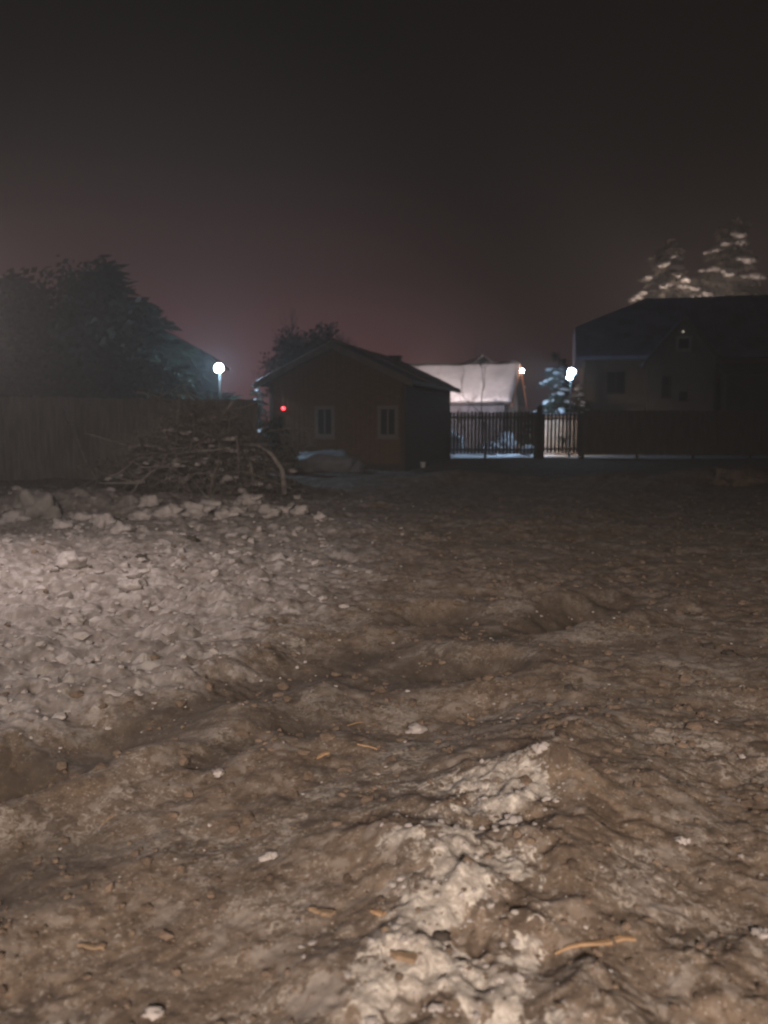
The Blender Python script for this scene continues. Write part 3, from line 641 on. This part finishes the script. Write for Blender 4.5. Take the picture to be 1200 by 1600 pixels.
# unseen lamps, added behind buildings or outside the picture to light what the photograph shows lit
hidden_lamp('added_yard_lamp', (at(640, 640, 40.5).x, 40.5, 3.9), 'unseen added warm yard lamp on a pole behind the timber cabin', 10000, (1, .76, .70), (4.0, 48, 4), 74)
hidden_lamp('added_garden_lamp', (at(1075, 500, 51).x, 51, 7.7), 'unseen added warm garden lamp on a pole behind the blue roofed cottage', 3400, (1, .78, .66))
hidden_lamp('added_gate_lamp', (at(843, 660, 37.6).x, 37.6, 1.75), 'added short warm garden lamp on a post hidden behind the gate post', 420, (1, .78, .64), (at(880, 680, 39.5).x, 39.5, 1.0), 110)
hidden_lamp('porch_lamp', (.3, -7.0, 5.4), 'warm porch lamp on a pole at the edge of the muddy yard', 8600, (1, .82, .69), (.5, 4.0, 0), 62, .9)
hidden_lamp('roadside_lamp', (-4.1, 7.4, 3.0), 'white roadside lamp on a pole beside the snow bank', 400, (1, .85, .80), None, 166, .3)

# ------------------------------------------------------------------ trees
def conifer(loc, h, r, label, group=None, n_wh=15, snow=.5, per=16, leaf=.15, seed=1, name='conifer', low=.06, snow_m='snow', droop=.35, cat='tree', m='needles', out=0.0):
    rnd = random.Random(seed)
    T = empty(name, loc, rnd.uniform(0, 6), label=label, cat=cat, group=group)
    MB().tube([(0, 0, -.3), (0, 0, h * .5), (0, 0, h * .98)], [r * .075 + .03, r * .045 + .02, .01], 7).build('trunk', M['bark'], T)
    fo = MB(); sn = MB(); br = MB()
    for k in range(n_wh):
        t = low + (1 - low) * (k + rnd.uniform(-.3, .3)) / n_wh
        t = min(.985, max(low, t)); z = h * t; rr = r * (1 - t) ** .82 * rnd.uniform(.75, 1.12) + .03 * r
        nb = max(3, int(8 * (1 - t) + 3)); ph = rnd.uniform(0, 6.28)
        z0_ = z
        for i in range(nb):
            z = z0_ + rnd.uniform(-.5, .5) * h / n_wh
            a = ph + 6.283 * i / nb + rnd.uniform(-.3, .3); L_ = rr * rnd.uniform(.55, 1.15)
            if rnd.random() < .08: continue
            ux, uy = math.cos(a), math.sin(a); dr = droop * rnd.uniform(.5, 1.4)
            def P(s): return Vector((ux * L_ * s, uy * L_ * s, z + L_ * (.18 * s - dr * s * s)))
            br.tube([P(0), P(.5), P(1)], [.012 * r + .008, .008 * r + .005, .003], 4, cap=False)
            n = max(5, int(per * L_ / r * 1.6))
            for j in range(n):
                s = (j + rnd.random()) / n; p = P(s); wd = (.10 + .30 * (1 - s)) * L_ * .8
                o = rnd.uniform(-1, 1) * wd; p = p + Vector((-uy * o, ux * o, -abs(o) * .25 - rnd.uniform(0, .12) * leaf * 4))
                d = Vector((ux * rnd.uniform(.2, 1) - uy * rnd.uniform(-1, 1), uy * rnd.uniform(.2, 1) + ux * rnd.uniform(-1, 1), rnd.uniform(-.7, .25))).normalized()
                n_ = d.cross(Vector((rnd.gauss(0, 1), rnd.gauss(0, 1), rnd.gauss(0, 1)))).normalized(); ll = leaf * rnd.uniform(.7, 1.7); ww = leaf * rnd.uniform(.10, .22)
                fo.add([p - n_ * ww * .5, p + d * ll * .5 - n_ * ww, p + d * ll, p + d * ll * .5 + n_ * ww], [(0, 1, 2, 3)])
                q_ = d.cross(n_)
                fo.add([p - q_ * ww * .5, p + d * ll * .5 - q_ * ww, p + d * ll, p + d * ll * .5 + q_ * ww], [(0, 1, 2, 3)])
            if t < .93 and rnd.random() < snow * (1.25 - .6 * t):
                m_ = rnd.randint(9, 15)
                for j in range(m_):
                    s = rnd.uniform(.35, .98) + out; p = P(s) + Vector((0, 0, .03 + .02 * r)); o = rnd.uniform(-1, 1) * .10 * L_
                    p += Vector((-uy * o, ux * o, -abs(o) * .2)); e = rnd.uniform(.3, 1.2) * (.045 + .023 * r)
                    sn.lump(p, (e * 1.5, e * 1.5, e * .75), .45, 1 if r > 1 else 0, rnd)
    fo.build('foliage', M[m], T)
    br.build('branch_sprays', M['bark'], T)
    if sn.v: sn.build('snow_clumps', M['old_snow' if m == 'pine_needles' else snow_m], T, smooth=True)
    return T
def bare_tree(loc, h, spread, label, seed=1, depth=5, name='bare_tree', m='twig_dark', group=None, r0=None, snow=0, cat='tree', trunk=.28, twist=.5):
    rnd = random.Random(seed)
    T = empty(name, loc, 0, label=label, cat=cat, group=group)
    tk = MB(); tw = MB(); sn = MB()
    def grow(p, d, L_, r, k):
        pts = [p]; n = 4
        for i in range(n):
            d = (d + Vector((rnd.gauss(0, 1), rnd.gauss(0, 1), rnd.gauss(0, .6))) * .13 * twist * 2 + Vector((0, 0, .05))).normalized(); pts.append(pts[-1] + d * L_ / n)
        (tk if k <= 1 else tw).tube(pts, [r * (1 - .45 * i / n) for i in range(n + 1)], 6 if k < 2 else 4 if k < 4 else 3, cap=False)
        if snow and k >= 2 and rnd.random() < snow:
            for i in range(2):
                q = pts[rnd.randint(1, n)]; e = rnd.uniform(.03, .085); sn.lump(q + Vector((0, 0, r + e * .3)), (e * 1.6, e * 1.6, e * .7), .3, 1, rnd)
        if k >= depth: return
        for i in range(rnd.randint(2, 3) + (1 if k > 1 else 0)):
            q = pts[rnd.randint(2, n)] if i else pts[n]
            a = Vector((rnd.gauss(0, 1), rnd.gauss(0, 1), rnd.gauss(0, .5))).normalized()
            nd = (d + a * spread * rnd.uniform(.6, 1.2)).normalized()
            grow(q, nd, L_ * rnd.uniform(.58, .82), max(.004, r * (.52 if i else .62)), k + 1)
    grow(Vector((0, 0, -.1)), Vector((rnd.uniform(-.1, .1), 0, 1)), h * trunk, r0 or h * .02, 0)
    tk.build('trunk', M[m], T)
    if tw.v: tw.build('twigs', M[m], T)
    if sn.v: sn.build('snow_clumps', M['snow'], T, smooth=True)
    return T
def base(px, Y): p = at(px, 660, Y); return (p.x, Y, 0)
def hz(py, px, Y): return at(px, py, Y).z
# snowy pines above the blue roof
conifer(base(1128, 58), hz(334, 1128, 58), 7.6, 'tall pine with snow lumps on its boughs rising behind the cottage ridge', n_wh=22, per=80, leaf=.5, seed=11, snow=.8, m='pine_needles', out=.12, low=.25, name='pine_tree')
conifer(base(1030, 57), hz(372, 1030, 57), 6.6, 'shorter pine with snowy lower boughs beside the tall pine behind the cottage', n_wh=19, per=70, leaf=.48, seed=5, snow=.8, m='pine_needles', out=.12, low=.25, name='pine_tree')
# blue lit snowy conifer beside the street lamp
conifer(base(872, 41.5), hz(546, 872, 41.5), 2.1, 'blue lit conifer heavy with snow next to the street lamp', n_wh=12, per=50, leaf=.28, seed=23, snow=.9, low=.08, name='snowy_conifer')
conifer(base(905, 40.2), hz(598, 905, 40.2), .75, 'small snowy conifer directly behind the street lamp pole', n_wh=8, per=22, leaf=.16, seed=29, snow=.8, name='snowy_conifer')
# dark trees on the lane side
conifer(base(172, 30.5), hz(398, 172, 30.5), 6.0, 'tall dense dark conifer behind the grey fence, the highest of its row', n_wh=26, per=110, leaf=.5, seed=31, snow=0, low=.1, name='dark_conifer', group='dark conifers behind the grey fence', droop=.3)
conifer(base(30, 28.5), hz(425, 30, 28.5), 4.8, 'dark conifer behind the grey fence at the picture edge', n_wh=22, per=100, leaf=.48, seed=37, snow=0, low=.1, name='dark_conifer', group='dark conifers behind the grey fence')
conifer(base(252, 29.5), hz(520, 252, 29.5), 2.6, 'shorter dark conifer between the tall conifer and the floodlight', n_wh=18, per=50, leaf=.3, seed=41, snow=0, low=.1, name='dark_conifer', group='dark conifers behind the grey fence')
conifer(base(-60, 27), hz(400, -60, 27), 4.6, 'dark conifer standing outside the row behind the grey fence', n_wh=22, per=50, leaf=.36, seed=43, snow=0, low=.1, name='dark_conifer', group='dark conifers behind the grey fence')
def leafy_tree(loc, h, rx, rz, label, seed, name='leafy_tree', leaf=.16, n_cl=90, m='dry_leaf', cat='tree'):
    rnd = random.Random(seed)
    T = empty(name, loc, 0, label=label, cat=cat); tk = MB(); fo = MB(); c0 = Vector((0, 0, h - rz))
    tk.tube([(0, 0, -.2), (.05, .03, h * .35), (0, .05, h * .7)], [h * .03, h * .022, h * .012], 7)
    for i in range(n_cl):
        d = Vector((rnd.gauss(0, 1), rnd.gauss(0, 1), rnd.gauss(0, 1))).normalized() * rnd.uniform(.25, 1.0) ** .6 * rnd.uniform(.8, 1.12)
        c = c0 + Vector((d.x * rx, d.y * rx, d.z * rz)); cs = rnd.uniform(.16, .34) * rx
        a = Vector((0, .03, h * rnd.uniform(.25, .65))); tk.tube([a, a.lerp(c, .5) + Vector((0, 0, .08 * h * rnd.random())), c], [.03, .018, .006], 4, cap=False)
        for j in range(34):
            p = c + Vector((rnd.gauss(0, .5), rnd.gauss(0, .5), rnd.gauss(0, .45))) * cs; n_ = Vector((rnd.gauss(0, 1), rnd.gauss(0, 1), rnd.gauss(0, 1))).normalized()
            u = n_.orthogonal().normalized(); v = n_.cross(u); e = leaf * rnd.uniform(.5, 1.2)
            fo.add([p - u * e * .5, p + v * e * .3, p + u * e * .5, p - v * e * .3], [(0, 1, 2, 3)])
    tk.build('trunk', M['twig_dark'], T); fo.build('crown', M[m], T); return T
M['dry_leaf'] = mat('dry_leaf', (.05, .042, .032), .85, .4, 4.0, 0)
leafy_tree(base(118, 28.5), hz(402, 118, 28.5), 2.3, 3.2, 'broad dark crowned tree behind the grey fence among the conifers', 63, leaf=.3, n_cl=150)
leafy_tree(base(500, 39.5), hz(500, 500, 39.5), 1.15, 1.7, 'dense dry leaved tree whose dark crown tops the cabin gable', 61)
leafy_tree(base(450, 38), hz(512, 450, 38), 1.2, 1.7, 'broad dry leaved tree between the floodlight and the cabin gable', 62)
bare_tree(base(492, 39), hz(488, 492, 39) , .62, 'dense bare tree behind the timber cabin, dark against the red sky', seed=4, depth=6, r0=.16, trunk=.34)
bare_tree(base(452, 37), hz(512, 452, 37), .68, 'lower bare tree beside the cabin gable behind the floodlight', seed=9, depth=6, r0=.13, trunk=.32)
bare_tree(base(762, 43.5), hz(575, 762, 43.5), .6, 'thin bare tree whose forks stand against the lit snowy roof', seed=14, depth=4, r0=.06, trunk=.5)
bare_tree(base(725, 44), hz(600, 725, 44), .7, 'low bare bush in front of the lit snowy roof', seed=16, depth=4, r0=.04, trunk=.35, name='bare_bush', cat='bush')
bare_tree(base(792, 43), hz(596, 792, 43), .7, 'twiggy bare bush near the gable end of the snowy house', seed=18, depth=4, r0=.04, trunk=.35, name='bare_bush', cat='bush')
conifer(base(405, 29.5), hz(590, 405, 29.5), .85, 'small conifer with bluish snow clumps between floodlight and cabin', n_wh=10, per=26, leaf=.17, seed=51, snow=.38, name='snowy_conifer')
conifer(base(432, 25.5), hz(640, 432, 25.5), .9, 'dark bushy conifer in front of the cabin corner', n_wh=10, per=40, leaf=.18, seed=53, snow=0, name='dark_shrub', cat='bush')
bare_tree(base(462, 25.0), 1.5, .75, 'pale bare shrub before the cabin window', seed=20, depth=5, r0=.028, trunk=.38, name='bare_shrub', m='frosty_twig', cat='bush')

# ------------------------------------------------------------------ snow heaps and small things beyond the picket fence
def heap(name, loc, r, m, label, cat, j=.28, group=None, sub=3, flat_=1.0):
    o = MB().lump((0, 0, 0), r, j, sub).build(name, m, None, smooth=True, loc=loc)
    return tag(o, label, cat, group)
for px, py, Y, r, lb in ((706, 692, 38.2, (.62, .5, .55), 'bright snow heap behind the picket fence next to the cabin'), (765, 700, 39.0, (.55, .5, .30), 'snow heap behind the middle of the picket fence'),
        (790, 692, 40.5, (.5, .5, .55), 'taller snow heap behind the picket fence towards the gate'), (825, 704, 38.6, (.4, .4, .22), 'small snow heap behind the gate post')):
    heap('snow_heap', at(px, py, Y), r, M['snow'], lb, 'snow heap')

# ------------------------------------------------------------------ brush pile: bare branches heaped up, with snow on them
BR = random.Random(99)
def branch_mesh(L_, r, rnd, side=3):
    mb = MB(); d = Vector((1, 0, 0)); p = Vector((-L_ / 2, 0, 0)); pts = [p]
    for i in range(7):
        d = (d + Vector((0, rnd.gauss(0, .26), rnd.gauss(0, .22)))).normalized(); p = p + d * L_ / 7; pts.append(p)
    mb.tube(pts, [r * (1 - .75 * i / 7) for i in range(8)], 6)
    for k in range(side):
        q = pts[rnd.randint(2, 6)]; dd = (d * .6 + Vector((0, rnd.gauss(0, .8), rnd.gauss(0, .6)))).normalized(); ps = [q]
        l2 = L_ * rnd.uniform(.18, .4)
        for i in range(4):
            dd = (dd + Vector((rnd.gauss(0, .15), rnd.gauss(0, .2), rnd.gauss(0, .2)))).normalized(); ps.append(ps[-1] + dd * l2 / 4)
        mb.tube(ps, [r * .4 * (1 - .7 * i / 4) for i in range(5)], 4)
    sn = MB()
    for i in range(1, 7):
        if rnd.random() < .3:
            e = r * rnd.uniform(1.0, 1.7); sn.lump(pts[i] + Vector((0, 0, r * .8)), (L_ * .075, e, e * .6), .25, 1, rnd)
    return mb, sn
PB = base(318, 17.2)
for i in range(60):
    u = BR.gauss(0, .42); v = BR.gauss(0, .4); hgt = max(.08, (1.75 - 1.1 * abs(u) ** 1.3 - .5 * abs(v)) * BR.uniform(.12, 1.0))
    x, y = PB[0] + u * 1.75, PB[1] + v * 1.2
    L_ = BR.uniform(1.2, 3.2); mb, sn = branch_mesh(L_, BR.uniform(.012, .042), BR, BR.randint(3, 6))
    o = mb.build('branch', M['frosty_twig' if BR.random() < .4 else 'twig'], None, loc=(x, y, gz(x, y) + hgt))
    o.rotation_euler = (BR.uniform(0, 6.28), BR.gauss(0, .36), BR.gauss(.1, 1.0) + (math.pi if BR.random() < .5 else 0))
    tag(o, 'bare cut branch tangled in the snowy brush pile', 'branch', 'branches heaped in the brush pile')
    tw = MB()
for i in range(2600):
    u = BR.gauss(0, .45); v = BR.gauss(0, .45); hgt = max(.02, (2.05 - 1.1 * abs(u) ** 1.3 - .5 * abs(v)) * BR.uniform(.0, 1.0))
    x, y = PB[0] + u * 1.8, PB[1] + v * 1.2; p = Vector((x, y, gz(x, y) + hgt)); d = Vector((BR.gauss(0, 1), BR.gauss(0, 1), BR.gauss(0, .55))).normalized(); L_ = BR.uniform(.2, .75)
    q = p + d * L_ * .5 + Vector((BR.gauss(0, .04), BR.gauss(0, .04), BR.gauss(0, .04)))
    tw.tube([p, q, p + d * L_], [.009, .007, .003], 3, cap=False)
tag(tw.build('twigs', M['twig'], None), 'tangled fine twigs filling the brush pile', 'twigs', kind='stuff')
sc = MB()
for i in range(240):
    u = BR.gauss(0, .45); v = BR.gauss(-.1, .4); hgt = max(.02, (1.85 - 1.1 * abs(u) ** 1.3 - .5 * abs(v)) * BR.uniform(.1, 1.0))
    x, y = PB[0] + u * 1.75, PB[1] + v * 1.2; e = BR.uniform(.02, .075)
    sc.lump((x, y, gz(x, y) + hgt), (e * 1.5, e * 1.3, e * .8), .45, 1, BR)
tag(sc.build('snow_clumps', M['dirty_snow'], None, smooth=True), 'dull snow caught on the twigs of the brush pile', 'snow', kind='stuff')
def stick(pts, r, m, label, name='branch', cat='branch', snow=False):
    pts = [Vector(p) for p in pts]; o = pts[0].copy(); mb = MB()
    pp = [p - o for p in pts]; n = len(pp); mb.tube(pp, [r * (1 - .5 * i / (n - 1)) for i in range(n)], 7)
    ob = mb.build(name, m, None, smooth=True, loc=o); tag(ob, label, cat)
    if snow:
        sn = MB()
        for a, b in zip(pp[:-1], pp[1:]):
            for t_ in (.2, .5, .8): sn.lump(a.lerp(b, t_) + Vector((0, 0, r * .75)), ((b - a).length * .22, r * 1.3, r * .7), .2, 1, BR)
        sn.build('snow_clumps', M['dirty_snow'], ob, smooth=True)
    return ob
stick([at(445, 772, 16.6), at(441, 735, 16.6), at(425, 710, 16.7), at(404, 696, 16.8), at(370, 695, 17)], .06, M['frosty_twig'], 'thick bent branch arching out of the brush pile towards the cabin')
stick([at(396, 752, 16.4), at(392, 728, 16.4), at(384, 705, 16.6)], .045, M['twig'], 'short upright branch stub in the brush pile below the arching branch')
stick([at(250, 712, 16.6), at(300, 706, 16.6), at(345, 702, 16.5), at(378, 708, 16.5)], .045, M['frosty_twig'], 'long level frosty branch lying across the brush pile')
stick([at(98, 640, 18.6), at(118, 680, 18.2), at(134, 722, 17.8), at(152, 752, 17.4)], .035, M['twig'], 'thin pale pole leaning against the grey fence', name='leaning_pole', cat='pole')

# ------------------------------------------------------------------ heaps, lumps, stones, chips
p = at(505, 728, 26.2); heap('tarp_heap', (p.x, p.y, .12), (1.3, .7, .58), M['tarp'], 'low heap under a grey tarp at the foot of the cabin front', 'heap', .22)
p = ground_at(55, 806); heap('snow_lump', (p.x, p.y, p.z + .06), (.36, .34, .36), M['soil_snow'], 'large upright lump of frozen soil and snow before the grey fence', 'lump', .22)
p = ground_at(1160, 757); heap('soil_heap', (p.x, p.y, p.z + .1), (.7, .4, .32), M['clod'], 'low dark heap of soil at the edge of the dark yard', 'heap', .3)
b_ = empty('plastic_pail', (at(661, 724, 29).x + .0, 29.0, gz(at(661, 724, 29).x, 29)), .4, label='little white plastic pail beside the cabin side wall', cat='pail')
MB().tube([(0, 0, .0), (0, 0, .19)], [.075, .10], 14).build('body', M['plastic'], b_, smooth=False); MB().tube([(0, 0, .175), (0, 0, .20)], [.108, .108], 14).build('rim', M['plastic'], b_)
LUMPS = [(390, 787, .16, 'pale rounded snow lump at the foot of the brush pile'), (470, 802, .13, 'grey snow lump standing beyond the brush pile end'), (208, 920, .09, 'single pale snow ball lying on the crusted snow'),
    (190, 832, .15, 'broad cracked snow lump below the brush pile'), (112, 884, .13, 'flat cream snow lump on the crusted snow'), (235, 790, .16, 'snow lump against the brush pile base'),
    (118, 972, .07, 'small white snow ball next to dark twigs'), (650, 1143, .045, 'small pointed pale ice lump in the brown hollow'), (845, 1172, .028, 'jagged white ice lump behind the spoil heap'),
    (342, 1214, .026, 'white ice chip on the brown mud'), (420, 1345, .024, 'white ice chip beside the trampled mud'), (240, 1586, .020, 'angular white ice chip at the bottom of the picture'),
    (800, 1290, .03, 'white snow lump on the crest of the spoil heap'), (1063, 1318, .02, 'tiny white ice chip lying alone on the grey mud'), (1190, 1470, .025, 'white ice chip at the edge of the grey mud')]
for px, py, r, lb in LUMPS:
    p = ground_at(px, py)
    heap('snow_lump', (p.x, p.y, gz(p.x, p.y) + r * .12), (r * 1.1, r * .85, r * .75), M['dirty_snow'], lb, 'snow lump', .55, sub=2)
for px, py, r in ((262, 806, .19), (285, 800, .14), (306, 806, .22), (330, 798, .17), (352, 808, .15), (372, 802, .12), (420, 806, .14), (445, 800, .11), (160, 822, .16), (128, 812, .12), (98, 826, .14), (20, 815, .17), (222, 812, .13), (500, 812, .10)):
    p = ground_at(px, py); heap('snow_clump', (p.x, p.y, gz(p.x, p.y) + r * .15), (r * BR.uniform(1.1, 1.7), r, r * BR.uniform(.6, .9)), M['dirty_snow'], 'dirty snow clump in the ragged bank that runs below the brush pile', 'snow clump', .5, group='snow clumps of the ragged bank', sub=2)
STONES = [(1108, 1012, .05, 'dark stone on the mud next to a second one'), (1140, 1024, .05, 'dark stone with a thin twig sticking out beside it'), (957, 1272, .018, 'small black stone beside the spoil heap'), (938, 1292, .022, 'dark oblong stone on the side of the spoil heap'),
    (890, 1078, .035, 'dark stone in the middle of the smooth mud'), (1060, 1226, .018, 'little black stone alone on the mud'),
    (690, 1466, .03, 'brown clod in the snow of the spoil heap'), (300, 845, .10, 'dark clod in the snow below the brush pile'), (220, 872, .07, 'dark clod on the crusted snow')]
for px, py, r, lb in STONES:
    p = ground_at(px, py); heap('stone', (p.x, p.y, p.z + r * .12), (r * .85, r * .7, r * .6), M['stone'], lb, 'stone', .35, sub=2)
def splinter(px0, py0, px1, py1, wd, m, label):
    a, b = ground_at(px0, py0), ground_at(px1, py1); a.z += wd * 1.0; b.z += wd * .6; L_ = (b - a).length; mb = MB(); n = 6
    d = (b - a).normalized(); s_ = d.cross(Vector((0, 0, 1))).normalized(); u = s_.cross(d)
    vs = []
    for i in range(n + 1):
        t_ = i / n; ww = wd * (1 - .75 * t_ ** 2) * BR.uniform(.8, 1.15); q = d * L_ * t_ + u * (.04 * L_ * math.sin(t_ * 3) * (1 if i < 4 else .8) + wd * .25) + s_ * BR.uniform(-.22, .22) * wd
        q.z = max(q.z, gz(a.x + q.x, a.y + q.y) - a.z + wd * .5)
        vs += [q - s_ * ww, q - s_ * ww * .6 + u * wd * .5, q + s_ * ww * .7 + u * wd * .55, q + s_ * ww]
    fs = [(i * 4 + k, i * 4 + (k + 1) % 4, i * 4 + 4 + (k + 1) % 4, i * 4 + 4 + k) for i in range(n) for k in range(4)] + [(3, 2, 1, 0), (n * 4, n * 4 + 1, n * 4 + 2, n * 4 + 3)]
    o = mb.add(vs, fs).build('wood_splinter', m, None, loc=a); tag(o, label, 'splinter'); return o
for a in [(990, 1480, 866, 1500, .011, 'wood_fresh', 'long fresh orange wood splinter near the spoil heap'), (590, 1174, 558, 1166, .008, 'wood_fresh', 'short orange splinter in the brown hollow'), (568, 1131, 543, 1136, .007, 'wood_fresh', 'tiny pale splinter beyond the orange one in the hollow'),
        (512, 1182, 495, 1190, .014, 'wood_fresh', 'stubby tan wood chip on the trampled mud'), (1000, 890, 972, 896, .018, 'wood_old', 'tan wood chip on the dark mud far out'), (178, 1278, 158, 1292, .007, 'wood_old', 'thin tan splinter on the bare brown mud'),
        (605, 797, 582, 793, .03, 'wood_old', 'pale stick on the dark ground before the cabin'), (520, 1440, 485, 1432, .016, 'wood_old', 'rusty wood chip beside the snowy heap'), (602, 1437, 580, 1436, .012, 'wood_fresh', 'orange wood chip touching the snowy heap'),
        (165, 1492, 120, 1486, .011, 'wood_old', 'buried pale stick in the brown mud'), (650, 1515, 610, 1505, .02, 'wood_old', 'broad rusty bark strip at the foot of the heap'), (740, 1128, 730, 1124, .01, 'wood_fresh', 'small yellow chip on the far side of the hollow'),
        (1165, 1030, 1142, 1020, .006, 'bark', 'thin dark twig beside two stones')]:
    splinter(*a[:5], M[a[5]], a[6])
# loose clods and crumbs nobody could count
def scatter(name, n, m, label, cat, f, rnd):
    vs_all = []; mb = MB()
    for i in range(n):
        r_ = f(rnd)
        if r_ is None: continue
        x, y, r = r_; z = gz(x, y)
        mb.lump((x, y, z + r * .15), (r * rnd.uniform(.8, 1.4), r * rnd.uniform(.8, 1.4), r * rnd.uniform(.5, .9)), .3, 0, rnd)
    return tag(mb.build(name, m, None), label, cat, kind='stuff')
def near(rnd):
    y = 1.5 * (12 ** rnd.random()); x = rnd.uniform(-.75, .75) * (y + .6); return x, y, min(.022, y * (.0016 + .005 * rnd.random() ** 3))
def muddy(rnd):
    x, y, r = near(rnd)
    if rnd.random() < .85 * float(snow_macro(x, y)): return None
    return x, y, r * (.6 + 1.2 * rnd.random() ** 3)
scatter('clods', 7000, M['clod'], 'loose crumbs of frozen mud scattered over the yard', 'clods', muddy, random.Random(1))
def snowy(rnd):
    x, y, r = near(rnd)
    s_ = float(snow_macro(x, y))
    if rnd.random() > .12 + .88 * s_: return None
    return x, y, r * (.6 + s_ * (.3 + 2.6 * rnd.random() ** 4))
scatter('snow_crumbs', 5200, M['dirty_snow'], 'crumbs of dirty snow scattered over the mud', 'snow', snowy, random.Random(2))
def onheap(rnd):
    k = rnd.uniform(0, 3.2); i = min(int(k), 3); a, b = SPUR[i], SPUR[i + 1]; t_ = k - i
    return a[0] + (b[0] - a[0]) * t_ + rnd.gauss(-.08, .15), a[1] + (b[1] - a[1]) * t_ + rnd.gauss(0, .1), .003 + .011 * rnd.random() ** 3
scatter('snow_grains', 380, M['dirty_snow'], 'broken snow grains on the crest of the spoil heap', 'snow', onheap, random.Random(3))

# ------------------------------------------------------------------ thin night haze
hm = bpy.data.materials.new('haze'); hm.use_nodes = True; t = hm.node_tree; t.nodes.clear()
o_ = N(t, 'ShaderNodeOutputMaterial'); pv = N(t, 'ShaderNodeVolumePrincipled'); pv.inputs['Density'].default_value = .0048; pv.inputs['Color'].default_value = (.9, .9, .9, 1); pv.inputs['Anisotropy'].default_value = .25
t.links.new(pv.outputs[0], o_.inputs['Volume'])
HZ = True
if HZ:
    hb = MB().box((-60, -20, -3), (60, 75, 22)).build('haze', hm); tag(hb, kind='stuff')
